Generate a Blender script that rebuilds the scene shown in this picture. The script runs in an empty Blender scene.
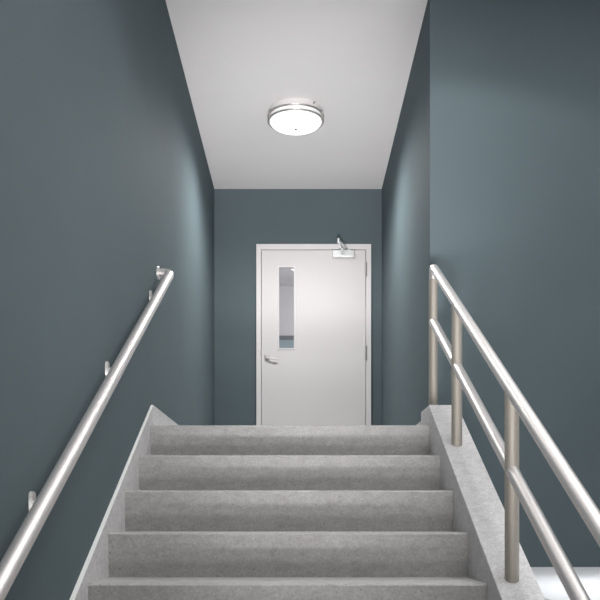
import bpy, bmesh, math
from mathutils import Vector, Matrix

C = bpy.context.scene.collection
PI = math.pi
Z0 = 2.17            # eye height above the lower floor
F = 900.0            # focal length in pixels (600 px frame)
YAW = 5.5 / F        # the stair flight runs a hair off the corridor axis

def S(X, d, h):      # stair frame -> world
    return Vector((X - d * YAW, d, h + Z0))
def Wd(x, d, h):     # corridor frame -> world
    return Vector((x, d, h + Z0))

# ------------------------------------------------------------------ materials
def new_mat(name):
    m = bpy.data.materials.new(name); m.use_nodes = True
    nt = m.node_tree
    return m, nt, nt.nodes['Principled BSDF']
def node(nt, t, **kw):
    n = nt.nodes.new(t)
    for k, v in kw.items(): setattr(n, k, v)
    return n
def coords(nt, scale=(1, 1, 1)):
    tc = node(nt, 'ShaderNodeTexCoord'); mp = node(nt, 'ShaderNodeMapping')
    mp.inputs['Scale'].default_value = scale
    nt.links.new(tc.outputs['Object'], mp.inputs['Vector'])
    return mp.outputs['Vector']
def noise(nt, vec, scale, detail=4, rough=.55):
    n = node(nt, 'ShaderNodeTexNoise')
    n.inputs['Scale'].default_value = scale; n.inputs['Detail'].default_value = detail
    n.inputs['Roughness'].default_value = rough
    nt.links.new(vec, n.inputs['Vector'])
    return n.outputs['Fac']
def ramp(nt, fac, stops):
    r = node(nt, 'ShaderNodeValToRGB')
    e = r.color_ramp.elements
    e[0].position, e[0].color = stops[0][0], (*stops[0][1], 1)
    e[1].position, e[1].color = stops[-1][0], (*stops[-1][1], 1)
    for p, c in stops[1:-1]:
        q = e.new(p); q.color = (*c, 1)
    nt.links.new(fac, r.inputs['Fac'])
    return r.outputs['Color']
def mixc(nt, a, b, fac, mode='MIX'):
    m = node(nt, 'ShaderNodeMix', data_type='RGBA', blend_type=mode)
    if isinstance(fac, float): m.inputs[0].default_value = fac
    else: nt.links.new(fac, m.inputs[0])
    for s, v in ((6, a), (7, b)):
        if isinstance(v, tuple): m.inputs[s].default_value = (*v, 1)
        else: nt.links.new(v, m.inputs[s])
    return m.outputs[2]
def bump(nt, h, bsdf, strength, dist=.002):
    b = node(nt, 'ShaderNodeBump')
    b.inputs['Strength'].default_value = strength; b.inputs['Distance'].default_value = dist
    nt.links.new(h, b.inputs['Height']); nt.links.new(b.outputs['Normal'], bsdf.inputs['Normal'])

def paint(name, col, rough=.55, var=.03, bs=.15, scale=160, spec=.3):
    m, nt, p = new_mat(name)
    v = coords(nt)
    n1 = noise(nt, v, 1.6, 3)
    lo = tuple(c * (1 - var) for c in col); hi = tuple(c * (1 + var) for c in col)
    nt.links.new(ramp(nt, n1, [(.3, lo), (.7, hi)]), p.inputs['Base Color'])
    p.inputs['Roughness'].default_value = rough
    p.inputs['Specular IOR Level'].default_value = spec
    bump(nt, noise(nt, v, scale, 2), p, bs, .001)
    return m

def concrete(name, col, mott=.12, pits=.35):
    m, nt, p = new_mat(name)
    v = coords(nt)
    v2 = coords(nt, (1, 1, 1.6)); big = noise(nt, v, 4.5, 6, .62); mid = noise(nt, v2, 24, 8, .72); fine = noise(nt, v, 120, 3, .6)
    lo = tuple(c * (1 - mott) for c in col); hi = tuple(c * (1 + mott) for c in col)
    c1 = ramp(nt, big, [(.32, lo), (.68, hi)])
    c2 = mixc(nt, c1, ramp(nt, mid, [(.35, (.78, .775, .77)), (.62, (1.16, 1.16, 1.16))]), .55, 'MULTIPLY')
    c3 = mixc(nt, c2, ramp(nt, fine, [(.38, (.86, .86, .86)), (.62, (1.14, 1.14, 1.14))]), .7, 'MULTIPLY')
    # small dark pits and pale aggregate flecks
    vo = node(nt, 'ShaderNodeTexVoronoi'); vo.inputs['Scale'].default_value = 34
    nt.links.new(v, vo.inputs['Vector'])
    sel = noise(nt, v, 9, 2)
    pit = ramp(nt, vo.outputs['Distance'], [(.06, (1, 1, 1)), (.15, (0, 0, 0))])
    gate = ramp(nt, sel, [(.47, (0, 0, 0)), (.56, (1, 1, 1))])
    pm = mixc(nt, pit, gate, 1.0, 'MULTIPLY')
    c4 = mixc(nt, c3, tuple(c * (1 - pits) for c in col), pm)
    vo2 = node(nt, 'ShaderNodeTexVoronoi'); vo2.inputs['Scale'].default_value = 27
    nt.links.new(v, vo2.inputs['Vector'])
    fl = ramp(nt, vo2.outputs['Distance'], [(.04, (1, 1, 1)), (.12, (0, 0, 0))])
    gate2 = ramp(nt, noise(nt, v, 7, 2), [(.46, (0, 0, 0)), (.56, (1, 1, 1))])
    fm = mixc(nt, fl, gate2, 1.0, 'MULTIPLY')
    c5 = mixc(nt, c4, tuple(min(1, c * 1.45) for c in col), fm)
    nt.links.new(c5, p.inputs['Base Color'])
    p.inputs['Roughness'].default_value = .62
    p.inputs['Specular IOR Level'].default_value = .3
    bump(nt, mid, p, .12, .003)
    return m

def steel(name, col, rough, metal=1.0, grain=(6, 6, 300)):
    m, nt, p = new_mat(name)
    v = coords(nt, grain)
    n = noise(nt, v, 3, 3)
    nt.links.new(ramp(nt, n, [(.3, tuple(c * .93 for c in col)), (.7, tuple(min(1, c * 1.05) for c in col))]), p.inputs['Base Color'])
    p.inputs['Metallic'].default_value = metal
    p.inputs['Roughness'].default_value = rough
    return m

def emitter(name, col, strength, base=(.85, .86, .88)):
    m, nt, p = new_mat(name)
    p.inputs['Base Color'].default_value = (*base, 1)
    p.inputs['Roughness'].default_value = .4
    v = coords(nt)
    n = noise(nt, v, 4, 1)
    nt.links.new(ramp(nt, n, [(.3, tuple(c * .99 for c in col)), (.7, col)]), p.inputs['Emission Color'])
    p.inputs['Emission Strength'].default_value = strength
    return m

M_teal   = paint('teal_wall_paint', (.116, .150, .163), .75, spec=.06)
M_white  = paint('white_ceiling_paint', (.885, .86, .86), .8, .012, .1)
M_floorw = paint('white_floor_coating', (.90, .905, .93), .35, .01, .03)
M_door   = paint('off_white_door_paint', (.74, .71, .705), .45, .012, .04)
M_frame  = paint('off_white_frame_paint', (.78, .75, .755), .45, .012, .04)
M_step   = concrete('step_concrete', (.385, .379, .375), .05, .45)
M_str    = concrete('stringer_concrete', (.61, .598, .602), .05, .25)
M_floorc = concrete('landing_concrete', (.55, .54, .53))
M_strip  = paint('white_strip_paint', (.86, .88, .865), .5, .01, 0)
M_land   = paint('pale_landing_bounce', (.74, .73, .72), .5, .02, .03)  # hidden landing made pale so it bounces light onto ceiling and door
M_steel  = steel('brushed_steel', (.84, .805, .79), .46, .85)
M_post   = steel('satin_post_steel', (.50, .465, .41), .6, .7)
M_brk    = steel('bracket_steel', (.74, .735, .72), .42, .7)
M_nickel = steel('brushed_nickel', (.58, .55, .53), .36)
M_pan    = paint('light_pan_enamel', (.80, .78, .77), .35, .01, .0)
M_band   = emitter('opal_band_acrylic', (1, .98, .97), .35)
M_diff   = emitter('opal_diffuser_acrylic', (.95, .975, 1), 2.2)
M_alu    = steel('satin_aluminium', (.78, .79, .79), .4, .6)
M_hinge  = steel('hinge_steel', (.52, .50, .49), .45, .8)
M_dark   = paint('dark_gap_rubber', (.12, .115, .11), .7, .02, 0)
M_vest   = paint('pale_lobby_paint', (.63, .615, .635), .6, .01, .05)
M_lobdoor = paint('grey_blue_door_paint', (.30, .37, .40), .5, .02, .03)
M_lobtrim = paint('dark_grey_door_trim', (.16, .17, .19), .5, .02, 0)
mg, nt, p = new_mat('vision_glass')
p.inputs['Base Color'].default_value = (.93, .96, .97, 1)
p.inputs['Transmission Weight'].default_value = 1; p.inputs['Roughness'].default_value = .0
p.inputs['IOR'].default_value = 1.45
M_glass = mg

# ------------------------------------------------------------------ mesh helpers
def link(name, bm, mat, parent=None, smooth=False, bevel=0, auto=True):
    bmesh.ops.recalc_face_normals(bm, faces=bm.faces)
    me = bpy.data.meshes.new(name); bm.to_mesh(me); bm.free()
    me.materials.append(mat)
    if smooth:
        for f in me.polygons: f.use_smooth = True
        try: me.set_sharp_from_angle(angle=math.radians(40))
        except Exception: pass
    o = bpy.data.objects.new(name, me); C.objects.link(o)
    if parent:
        o.parent = parent
        o.matrix_parent_inverse = Matrix.Translation(parent.location).inverted()
    if bevel:
        b = o.modifiers.new('bevel', 'BEVEL'); b.width = bevel; b.segments = 3
        b.limit_method = 'ANGLE'; b.angle_limit = math.radians(40)
    return o
def box(bm, x0, x1, y0, y1, z0, z1):
    vs = [bm.verts.new((x, y, z + Z0)) for z in (z0, z1) for x, y in ((x0, y0), (x1, y0), (x1, y1), (x0, y1))]
    for f in ((0, 3, 2, 1), (4, 5, 6, 7), (0, 1, 5, 4), (1, 2, 6, 5), (2, 3, 7, 6), (3, 0, 4, 7)):
        bm.faces.new([vs[i] for i in f])
def prism(bm, a, b):       # two matching loops -> closed prism
    va = [bm.verts.new(p) for p in a]; vb = [bm.verts.new(p) for p in b]
    n = len(va)
    bm.faces.new(va); bm.faces.new(list(reversed(vb)))
    for i in range(n):
        bm.faces.new([va[i], vb[i], vb[(i + 1) % n], va[(i + 1) % n]])
def xz_prism(bm, loop, y0, y1):
    prism(bm, [Vector((x, y0, z + Z0)) for x, z in loop], [Vector((x, y1, z + Z0)) for x, z in loop])
def xz_ring(bm, out, inn, y0, y1):   # rectangular plate with a rectangular hole
    def loop(r, y): return [bm.verts.new((x, y, z + Z0)) for x, z in ((r[0], r[2]), (r[1], r[2]), (r[1], r[3]), (r[0], r[3]))]
    o0, i0, o1, i1 = loop(out, y0), loop(inn, y0), loop(out, y1), loop(inn, y1)
    for k in range(4):
        j = (k + 1) % 4
        bm.faces.new([o0[k], o0[j], i0[j], i0[k]]); bm.faces.new([o1[k], i1[k], i1[j], o1[j]])
        bm.faces.new([o0[k], o1[k], o1[j], o0[j]]); bm.faces.new([i0[k], i0[j], i1[j], i1[k]])
def fillet(pts, r, n=8):
    out = [pts[0]]
    for a, b, c in zip(pts, pts[1:], pts[2:]):
        u = (a - b).normalized(); v = (c - b).normalized()
        ang = u.angle(v); t = min(r / math.tan(ang / 2), .49 * (a - b).length, .49 * (c - b).length)
        p0, p1 = b + u * t, b + v * t
        for k in range(n + 1):
            s = k / n
            out.append(p0 * (1 - s) ** 2 + b * 2 * s * (1 - s) + p1 * s ** 2)
    out.append(pts[-1])
    return out
def tube(bm, pts, r, seg=28, cap=True):
    n = len(pts); rr = r if isinstance(r, list) else [r] * n
    tg = []
    for i in range(n):
        a = pts[max(i - 1, 0)]; b = pts[min(i + 1, n - 1)]
        tg.append((b - a).normalized())
    ref = Vector((1, 0, 0)) if abs(tg[0].x) < .9 else Vector((0, 0, 1))
    nrm = (ref - tg[0] * ref.dot(tg[0])).normalized()
    rings = []
    for i in range(n):
        if i:
            q = tg[i - 1].rotation_difference(tg[i]); nrm = q @ nrm
            nrm = (nrm - tg[i] * nrm.dot(tg[i])).normalized()
        bi = tg[i].cross(nrm)
        rings.append([bm.verts.new(pts[i] + (nrm * math.cos(2 * PI * k / seg) + bi * math.sin(2 * PI * k / seg)) * rr[i]) for k in range(seg)])
    for a, b in zip(rings, rings[1:]):
        for k in range(seg):
            bm.faces.new([a[k], a[(k + 1) % seg], b[(k + 1) % seg], b[k]])
    if cap:
        bm.faces.new(list(reversed(rings[0]))); bm.faces.new(rings[-1])
def lathe(bm, prof, cen, seg=64, axis='Z', closed=False):   # prof: (radius, along) pairs
    rings = []
    for r, t in prof:
        if r < 1e-6:
            rings.append([bm.verts.new(cen + (Vector((0, 0, t)) if axis == 'Z' else Vector((t, 0, 0))))]); continue
        ring = []
        for k in range(seg):
            a = 2 * PI * k / seg
            off = Vector((r * math.cos(a), r * math.sin(a), t)) if axis == 'Z' else Vector((t, r * math.cos(a), r * math.sin(a)))
            ring.append(bm.verts.new(cen + off))
        rings.append(ring)
    pairs = list(zip(rings, rings[1:]))
    if closed: pairs.append((rings[-1], rings[0]))
    for a, b in pairs:
        for k in range(seg):
            j = (k + 1) % seg
            if len(a) == 1 and len(b) == 1: continue
            if len(a) == 1: bm.faces.new([a[0], b[j], b[k]])
            elif len(b) == 1: bm.faces.new([a[k], a[j], b[0]])
            else: bm.faces.new([a[k], a[j], b[j], b[k]])
def thing(name, label, cat, loc, kind=None):
    o = bpy.data.objects.new(name, None); C.objects.link(o)
    o.empty_display_size = .1
    o.location = loc
    if label: o['label'] = label
    if cat: o['category'] = cat
    if kind: o['kind'] = kind
    return o
def struct(name, bm, mat, label, cat, bevel=0):
    o = link(name, bm, mat, None, False, bevel)
    o['kind'] = 'structure'; o['label'] = label; o['category'] = cat
    return o

# ------------------------------------------------------------------ dimensions (eye at 0, depth d along +Y)
XL, XR = -.772, .727          # corridor walls
HC = 2.982                    # ceiling
D = 8.06                      # door wall
DC = 5.052                    # outside corner of the right wall
RISE, TREAD, DTOP, HTOP = .1775, .341, 4.566, .4921
NSTEP = 15
HLOW = HTOP - NSTEP * RISE    # lower floor
HMID = -.2526                 # white floor right of the flight
SL, SR = -.732, .683          # step ends in stair frame
SRO = .828                    # outer face of right stringer
XE = 4.4; YB = -3.2           # far right / behind the camera

# ------------------------------------------------------------------ setting
bm = bmesh.new(); box(bm, XL - .2, XL, YB, D + .2, HLOW - .2, HC)
struct('wall_left', bm, M_teal, 'teal grey painted wall on the left, carrying the wall handrail', 'wall')
bm = bmesh.new(); box(bm, XR, XR + .15, DC, D, HMID - .2, HC)
struct('wall_right', bm, M_teal, 'short teal grey corridor wall right of the door', 'wall')
bm = bmesh.new(); box(bm, XR + .15, XE, DC, DC + .15, HMID - .2, HC)
struct('wall_front', bm, M_teal, 'broad teal grey wall facing the viewer behind the pipe railing', 'wall')
fx0, fx1, fz = -.395, .631, 2.481        # outer door frame
ox0, ox1, oz = fx0 + .02, fx1 - .02, fz - .02
bm = bmesh.new()
xz_prism(bm, [(XL, HTOP - .2), (ox0, HTOP - .2), (ox0, oz), (ox1, oz), (ox1, HTOP - .2), (XR + .15, HTOP - .2), (XR + .15, HC), (XL, HC)], D, D + .15)
struct('wall_back', bm, M_teal, 'teal grey end wall around the off-white door', 'wall')
bm = bmesh.new(); box(bm, XE, XE + .15, YB, DC + .15, HLOW - .2, HC)
struct('wall_east', bm, M_teal, 'teal grey side wall far to the right, outside the view', 'wall')
bm = bmesh.new(); box(bm, XL - .2, XE + .15, YB - .15, YB, HLOW - .2, HC)
struct('wall_south', bm, M_white, 'pale wall behind the viewer', 'wall')
bm = bmesh.new(); box(bm, XL - .2, XE + .15, YB - .15, D + .2, HC, HC + .12)
struct('ceiling', bm, M_white, 'flat white ceiling with the round light on it', 'ceiling')
bm = bmesh.new()
prism(bm, [Wd(XL, DTOP + .06, HTOP), Wd(XR, DTOP + .06, HTOP), Wd(XR, D + .15, HTOP), Wd(XL, D + .15, HTOP)],
      [Wd(XL, DTOP + .06, HTOP - .18), Wd(XR, DTOP + .06, HTOP - .18), Wd(XR, D + .15, HTOP - .18), Wd(XL, D + .15, HTOP - .18)])
struct('floor_landing', bm, M_land, 'pale landing floor at the top of the stairs', 'floor')
bm = bmesh.new(); yl = 1.2
def SO(d, h): return S(SRO, d, h)
prism(bm, [SO(yl, HMID), Wd(XE, yl, HMID), Wd(XE, DC, HMID), SO(DC, HMID)],
      [SO(yl, HLOW), Wd(XE, yl, HLOW), Wd(XE, DC, HLOW), SO(DC, HLOW)])
struct('floor_right', bm, M_floorw, 'bright white floor to the right of the stair flight', 'floor')
bm = bmesh.new(); box(bm, XL - .2, XE + .15, YB - .15, 1.2, HLOW - .15, HLOW)
struct('floor', bm, M_floorc, 'grey concrete floor at the foot of the stairs', 'floor')

# landing baseboards, level with the tops of the stringers
HB = .597
bm = bmesh.new(); box(bm, XL, XL + .013, 4.635, D, HTOP, HB + .007)
struct('baseboard_left', bm, M_str, 'light grey concrete skirting along the left of the landing', 'baseboard', .002)
bm = bmesh.new()
box(bm, XR - .017, XR, DC, D, HTOP, HB)
struct('baseboard_right', bm, M_str, 'light grey concrete skirting along the right of the landing', 'baseboard', .002)

# vestibule beyond the door glass
D2 = 11.37
bm = bmesh.new(); box(bm, -1.5, -1.4, D + .2, D2, HTOP, HC)
struct('wall_lobby_left', bm, M_vest, 'pale lobby wall beyond the door glass, left side', 'wall')
bm = bmesh.new(); box(bm, 1.4, 1.5, D + .2, D2, HTOP, HC)
struct('wall_lobby_right', bm, M_vest, 'pale lobby wall beyond the door glass, right side', 'wall')
bm = bmesh.new(); box(bm, -1.5, 1.5, D2, D2 + .1, HTOP - .1, HC + .1)
struct('wall_lobby_back', bm, M_vest, 'pale lobby end wall seen through the door glass', 'wall')
bm = bmesh.new(); box(bm, -1.5, 1.5, D + .2, D2, HC, HC + .1)
struct('ceiling_lobby', bm, M_vest, 'lobby ceiling seen through the door glass', 'ceiling')
bm = bmesh.new(); box(bm, -1.5, 1.5, D + .15, D2, HTOP - .1, HTOP)
struct('floor_lobby', bm, M_floorc, 'lobby floor beyond the door', 'floor')
bm = bmesh.new(); box(bm, -1.5, XL - .2, D + .15, D + .2, HTOP, HC); box(bm, XR + .15, 1.5, D + .15, D + .2, HTOP, HC)
struct('wall_lobby_front', bm, M_vest, 'lobby wall on the far side of the door', 'wall')
d2 = thing('door_2', 'grey blue lobby door low behind the door glass', 'door', (-.2, D2, HTOP + Z0), 'structure')
bm = bmesh.new(); box(bm, -.62, .22, D2 - .03, D2, HTOP, 2.30); link('door_leaf', bm, M_lobdoor, d2, False, .003)
bm = bmesh.new(); xz_prism(bm, [(-.70, HTOP), (-.62, HTOP), (-.62, 2.30), (.22, 2.30), (.22, HTOP), (.30, HTOP), (.30, 2.345), (-.70, 2.345)], D2 - .05, D2)
link('door_frame', bm, M_lobtrim, d2, False, .003)

# ------------------------------------------------------------------ the staircase
st = thing('staircase', 'grey concrete stair flight climbing to the landing before the door', 'stairs', S(0, -.2, HLOW))
def step_profile(i):
    d, h = DTOP - i * TREAD, HTOP - i * RISE
    arc = [(d + .016, h), (d, h - .008)]
    lip = []
    foot = [(d + .010, h - RISE), (d + TREAD + .009, h - RISE), (d + TREAD + .009, h)]
    if i == 0: foot = [(d + .010, h - RISE), (d + .06, h - RISE), (d + .06, h)]
    return arc + foot
for i in range(NSTEP):
    pr = step_profile(i)
    bm = bmesh.new()
    prism(bm, [S(SL - .0125 * (4.566 - DTOP + i * TREAD) / 4.4, d, h) for d, h in pr], [S(SR, d, h) for d, h in pr])
    link('step', bm, M_step, st, True)
# left stringer hugs the wall
def lt(d): return .386 + .5267 * (d - 4.237)
def rt(d): return -.2573 + .5264 * (d - 2.969)
lp = [(-.4, HLOW), (-.4, max(lt(-.4), HLOW) if lt(-.4) > HLOW else HLOW + .05), (.2, lt(.2)), (4.63, HB), (4.63, HLOW)]
bm = bmesh.new()
prism(bm, [S(SL - .005 * (4.63 - d) / 1.6 if d > 1 else SL - .012, d, h) for d, h in lp], [Wd(XL + .001, d, h) for d, h in lp])
o = link('stringer', bm, M_str, st, False, .003)
o['label'] = 'narrow pale stringer against the left wall'
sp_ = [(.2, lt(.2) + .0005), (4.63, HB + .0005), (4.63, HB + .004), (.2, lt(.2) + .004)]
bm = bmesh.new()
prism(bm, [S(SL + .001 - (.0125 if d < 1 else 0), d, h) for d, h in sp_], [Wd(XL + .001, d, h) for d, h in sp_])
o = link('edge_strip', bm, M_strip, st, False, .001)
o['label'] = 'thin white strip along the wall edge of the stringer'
rp = [(-.4, HLOW), (-.4, max(rt(-.4), HLOW + .05)), (4.592, HB), (4.88, HB), (4.88, HLOW)]
bm = bmesh.new()
prism(bm, [S(SR, d, h) for d, h in rp], [S(SRO, d, h) for d, h in rp])
o = link('stringer', bm, M_str, st, False, .004)

o['label'] = 'wide pale stringer under the pipe railing'
# short kerb tying the right stringer to the wall corner
bm = bmesh.new()
kx = [(XR - .017, 4.88), (SRO - 5 * YAW, 4.88), (SRO - 5 * YAW, DC), (XR - .017, DC)]
prism(bm, [Wd(x, d, HB) for x, d in kx], [Wd(x, d, HTOP - .3) for x, d in kx])
link('end_kerb', bm, M_str, st)

# ------------------------------------------------------------------ right pipe railing
RX, RR = .7435, .0230
def top(d): return .5024 + .5243 * (d - 3.184)
rail = thing('stair_railing', 'brushed steel pipe railing with two rails on posts along the right stringer', 'railing', S(RX, 3.071, rt(3.071)))
dp = [4.840, 4.135, 3.085, 2.02]
PR = .0245
dend = 1.25
bm = bmesh.new()
pk = 4.832
tube(bm, fillet([S(RX, dend, top(dend)), S(RX, pk, top(pk)), S(RX, 4.840, top(pk) - .07)], .055, 10), RR, 36)
o = link('top_rail', bm, M_steel, rail, True)
bm = bmesh.new()
tube(bm, [S(RX, dend, top(dend) - .254), S(RX, dp[0], top(dp[0]) - .292)], RR, 36)
link('middle_rail', bm, M_steel, rail, True)
for i, d in enumerate(dp):
    zt = top(pk) - .065 if i == 0 else top(d)
    zb = (HB if i == 0 else rt(d)) + .0008
    bm = bmesh.new()
    tube(bm, [S(RX, d, zb), S(RX, d, zt)], PR, 36)
    if i:                      # foot cut to the slope of the stringer
        for v in bm.verts:
            if abs(v.co.z - zb - Z0) < 1e-4: v.co.z += .5264 * (v.co.y - d)
    ps = link('post', bm, M_post, rail, True)
# loops closing the lower end of the railing
bm = bmesh.new()
tube(bm, [S(RX, dend, top(dend)), S(RX, dend, top(dend) - .254)], RR, 36)
link('end_upright', bm, M_post, rail, True)

# ------------------------------------------------------------------ left wall handrail
LX, LR = -.676, .0242
def lh(d): return -.045 + .5298 * (d - 2.2476)
DR = 4.86
hand = thing('wall_handrail', 'round brushed steel handrail on brackets along the left wall', 'handrail', S(LX, 2.51, lh(2.51)))
bm = bmesh.new()
wallp = S(LX, DR, lh(DR) + .006); wallp.x = XL + .008
tube(bm, fillet([S(LX, .9, lh(.9)), S(LX, DR, lh(DR)), wallp], .05, 10), LR, 36)
link('rail', bm, M_steel, hand, True)
bm = bmesh.new()
lathe(bm, [(0, 0), (.036, 0), (.036, .006), (.033, .009), (0, .009)], Vector((XL, wallp.y, wallp.z)), 40, 'X')
link('wall_flange', bm, M_brk, hand, True)
for d in (4.61, 3.575, 2.575):
    z = lh(d) + Z0 - (.02 if d < 3 else 0)
    bm = bmesh.new()
    cen = Vector((XL, d, z - .054))
    # oblong wall plate
    loop = []
    for k in range(24):
        a = 2 * PI * k / 24
        loop.append((.020 * math.cos(a), .018 * math.sin(a) + (.016 if math.sin(a) >= 0 else -.016)))
    prism(bm, [cen + Vector((0, u, w)) for u, w in loop], [cen + Vector((.010, u * .94, w * .96)) for u, w in loop])
    br = link('wall_bracket', bm, M_brk, hand, True)
    bm = bmesh.new()
    rx = LX - d * YAW
    tube(bm, fillet([Vector((XL + .004, d, z - .060)), Vector((XL + .030, d, z - .052)), Vector((rx - .008, d, lh(d) + Z0 - .016))], .02, 6), .011, 16)
    a = link('bracket_arm', bm, M_brk, br, True)
    a.matrix_parent_inverse = Matrix.Identity(4)

# ------------------------------------------------------------------ ceiling light
LC = Wd(-.0345, 6.50, HC)
lamp = thing('ceiling_light', 'round flush ceiling light with two nickel rings and glowing diffuser', 'ceiling light', LC)
R0 = .195
def lpart(name, prof, mat, parent=lamp, closed=False):
    bm = bmesh.new(); lathe(bm, prof, LC, 96, 'Z', closed); return link(name, bm, mat, parent, True)
lpart('mounting_pan', [(0, 0), (.178, 0), (.184, -.004), (.184, -.040), (.17, -.045), (0, -.045)], M_pan)
lpart('band', [(.176, -.042), (.187, -.044), (.187, -.096), (.176, -.098)], M_band, closed=True)
def ringprof(z, r):
    return [(r + .010 + .009 * math.cos(a), z + .0055 * math.sin(a)) for a in [2 * PI * k / 12 for k in range(12)]]
r1 = lpart('ring', ringprof(-.055, .185), M_nickel, closed=True)
r2 = lpart('ring', ringprof(-.090, .185), M_nickel, closed=True)
pd = [(0, -.090), (.183, -.090)]
for k in range(1, 17):
    a = PI / 2 * k / 16
    pd.append((.183 * math.cos(a) ** .8 if k < 16 else 0, -.092 - .050 * math.sin(a)))
lpart('diffuser', pd, M_diff)
lpart('finial', [(0, -.138), (.008, -.140), (.011, -.145), (.009, -.152), (.004, -.155), (0, -.156)], M_lobtrim)
for ang in (-2.75, -.39, 1.2):
    bm = bmesh.new()
    c = LC + Vector((.205 * math.cos(ang), .205 * math.sin(ang), -.0725))
    lathe(bm, [(0, -.026), (.005, -.026), (.005, .026), (0, .026)], c, 14)
    link('ring_spacer', bm, M_nickel, lamp, True)
bm = bmesh.new()
c = LC + Vector((.125, -.140, -.022))
tube(bm, [c, c + Vector((.012, -.014, 0))], .006, 14)
link('mounting_screw', bm, M_hinge, lamp, True)

# ------------------------------------------------------------------ the door
PXM = D / F
d1 = thing('door_1', 'off-white steel door with narrow glass panel at the end of the landing', 'door', Wd(.118, D, HTOP), 'structure')
yf = D - .035                           # frame face
lx0, lx1, lz = -.347, .580, 2.427       # leaf
bm = bmesh.new()
xz_prism(bm, [(fx0, HTOP), (lx0 - .005, HTOP), (lx0 - .005, lz + .005), (lx1 + .005, lz + .005), (lx1 + .005, HTOP), (fx1, HTOP), (fx1, fz), (fx0, fz)], yf, D)
xz_prism(bm, [(fx0 + .022, HTOP), (lx0 - .005, HTOP), (lx0 - .005, lz + .005), (lx1 + .005, lz + .005), (lx1 + .005, HTOP), (fx1 - .022, HTOP), (fx1 - .022, fz - .022), (fx0 + .022, fz - .022)], D, D + .14)
link('door_frame', bm, M_frame, d1, False, .004)
bm = bmesh.new()
xz_prism(bm, [(lx0 - .004, HTOP), (lx0 + .014, HTOP), (lx0 + .014, lz - .014), (lx1 - .014, lz - .014), (lx1 - .014, HTOP), (lx1 + .004, HTOP), (lx1 + .004, lz + .004), (lx0 - .004, lz + .004)], D + .027, D + .045)
link('door_stop', bm, M_dark, d1)
gx0, gx1, gz0, gz1 = -.1935, -.0565, 1.549, 2.276
yl0, yl1 = D - .022, D + .024
bm = bmesh.new(); xz_ring(bm, (lx0, lx1, HTOP + .008, lz), (gx0, gx1, gz0, gz1), yl0, yl1)
leaf = link('door_leaf', bm, M_door, d1, False, .002)
def sub(name, bm, mat, par, smooth=False, bevel=0):
    o = link(name, bm, mat, par, smooth, bevel); o.matrix_parent_inverse = Matrix.Identity(4)
    o.parent = par; return o
# parts hang off d1 at d1.location; sub-parts inherit the same offset
bm = bmesh.new(); xz_ring(bm, (gx0 - .012, gx1 + .012, gz0 - .012, gz1 + .012), (gx0 + .003, gx1 - .003, gz0 + .003, gz1 - .003), yl0 - .006, yl0 + .012)
sub('glazing_bead', bm, M_frame, leaf, False, .003)
bm = bmesh.new(); box(bm, gx0 + .001, gx1 - .001, D - .003, D + .003, gz0 + .001, gz1 - .001)
sub('vision_glass', bm, M_glass, leaf)
# lever handle
hx, hz = (267.3 - 300.5) * PXM, (522 - 358) * PXM
bm = bmesh.new(); box(bm, hx - .023, hx + .023, yl0 - .008, yl0, hz - .026, hz + .026)
hd = sub('handle_rose', bm, M_hinge, leaf, False, .004)
bm = bmesh.new(); tube(bm, [Wd(hx, yl0 - .006, hz), Wd(hx, yl0 - .036, hz)], .013, 20)
hd2 = sub('lever_spindle', bm, M_hinge, leaf, True)
bm = bmesh.new(); tube(bm, fillet([Wd(hx, yl0 - .032, hz - .004), Wd(hx + .03, yl0 - .036, hz - .012), Wd(hx + .095, yl0 - .034, hz - .024)], .02, 6), .008, 16)
sub('lever_handle', bm, M_pan, leaf, True)
bm = bmesh.new(); box(bm, lx0 - .012, lx0 + .002, yf - .003, yf + .02, hz + .028, hz + .062)
link('strike_plate', bm, M_hinge, d1, False, .001)
for zc in (2.252, 1.508, .78):
    bm = bmesh.new()
    tube(bm, [Wd(lx1 + .003, yf - .006, zc - .062), Wd(lx1 + .003, yf - .006, zc + .062)], .010, 18)
    for k in (-.037, 0, .037):
        tube(bm, [Wd(lx1 + .003, yf - .006, zc + k - .002), Wd(lx1 + .003, yf - .006, zc + k + .002)], .0112, 18)
    link('hinge', bm, M_hinge, d1, True)
# closer
bm = bmesh.new(); box(bm, .283, .480, yl0 - .062, yl0, 2.352, 2.414)
cl = link('door_closer', bm, M_alu, d1, False, .006)
zc = 2.428
sp = Wd(.372, yl0 - .032, zc)
bm = bmesh.new()
tube(bm, [Wd(.372, yl0 - .032, 2.412), Wd(.372, yl0 - .032, zc + .006)], .030, 24)
tube(bm, [sp, Wd(.330, 7.80, zc + .004)], .010, 14)
tube(bm, [Wd(.330, 7.80, zc - .008), Wd(.330, 7.80, zc + .030)], .013, 16)
tube(bm, [Wd(.330, 7.80, zc + .018), Wd(.415, yf - .012, zc + .006)], .009, 14)
box(bm, .392, .438, yf - .014, yf, zc - .006, zc + .022 )
a = sub('closer_arm', bm, M_alu, cl, True)

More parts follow.
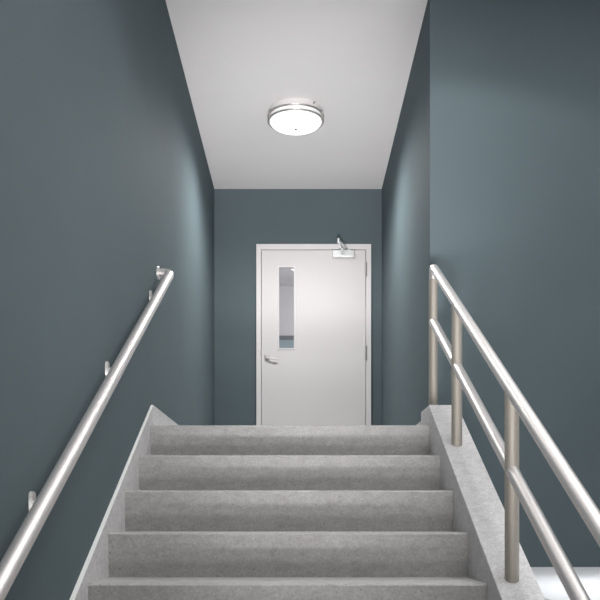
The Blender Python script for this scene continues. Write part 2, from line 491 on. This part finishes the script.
# ------------------------------------------------------------------ lights
def look(o, tgt):
    o.rotation_euler = (Vector(tgt) - o.location).to_track_quat('-Z', 'Y').to_euler()
def spot(name, loc, energy, ang, blend, size, col=(1, 1, 1), tgt=None):
    l = bpy.data.lights.new(name, 'SPOT'); l.energy = energy; l.spot_size = math.radians(ang); l.spot_blend = blend
    l.shadow_soft_size = size; l.color = col
    o = bpy.data.objects.new(name, l); C.objects.link(o); o.location = loc
    if tgt is not None: look(o, tgt)
    return o
def area(name, loc, energy, sx, sy, tgt, col=(1, 1, 1)):
    l = bpy.data.lights.new(name, 'AREA'); l.shape = 'RECTANGLE'; l.size = sx; l.size_y = sy; l.energy = energy; l.color = col
    o = bpy.data.objects.new(name, l); C.objects.link(o); o.location = loc; look(o, tgt)
    return o
spot('corridor_lamp_light', Wd(LC.x, LC.y, HC - .175), 156, 172, .76, .12, (1, .99, .98))
spot('stair_downlight', Wd(.85, 4.10, HC - .02), 30, 134, .24, .06, (1, .99, .97))
spot('flight_fill_spot', Wd(.75, .2, HC - .05), 205, 58, .8, .3, (1, .985, .965), Wd(.25, 3.3, -.2))  # added fill aimed at the risers and stringer, no fixture here
p1 = area('flight_fill_panel', Wd(.6, 2.2, HC - .02), 23, 1.4, 2.4, Wd(.6, 2.2, 0), (1, .985, .965)); p1.data.spread = math.radians(130)  # unseen soft fill added above the flight, not a ceiling fitting
area('hall_fill_panel', Wd(1.7, 2.9, HC - .02), 40, 1.6, 2.4, Wd(1.7, 2.9, 0), (.98, .99, 1))  # added overhead fill for the right floor, stringer and facing wall
spot('hall_fill_upspot', Wd(.0, -1.6, -1.0), 530, 44, 1.0, .35, (1, .97, .965), Wd(0, 6.3, HC))  # invented upward fill behind the camera, spreads over the ceiling
spot('ceiling_fill_upspot', Wd(.0, -.6, -1.3), 1600, 23.5, .9, .35, (1, .97, .97), Wd(0, 7.55, HC))  # narrower added fill from below, lifts the corridor ceiling
spot('floor_fill_spot', Wd(2.6, 3.2, HC - .02), 760, 36, .8, .25, (.93, .965, 1), Wd(1.65, 3.4, HMID))  # unseen fill added to brighten the white floor
l = bpy.data.lights.new('lobby_fill_point', 'POINT'); l.energy = 54; l.shadow_soft_size = .2; l.color = (1, .98, .97)  # unseen light added so the lobby shows bright through the glass
o = bpy.data.objects.new('lobby_fill_point', l); C.objects.link(o); o.location = Wd(.5, 9.6, 2.2)

w = bpy.data.worlds.new('world'); bpy.context.scene.world = w; w.use_nodes = True
w.node_tree.nodes['Background'].inputs[0].default_value = (.5, .52, .55, 1)
w.node_tree.nodes['Background'].inputs[1].default_value = .2

# ------------------------------------------------------------------ camera
cam = bpy.data.cameras.new('camera'); co = bpy.data.objects.new('camera', cam); C.objects.link(co)
co.location = (0, 0, Z0); co.rotation_euler = (PI / 2, 0, 0)
cam.sensor_fit = 'HORIZONTAL'; cam.sensor_width = 36; cam.lens = 36 * F / 600
cam.shift_x = -.5 / 600; cam.shift_y = (522 - 300) / 600
cam.clip_start = .02
sc = bpy.context.scene
sc.camera = co
vs = sc.view_settings
vs.view_transform = 'Standard'; vs.look = 'None'; vs.gamma = 1; vs.exposure = 0; vs.use_curve_mapping = False
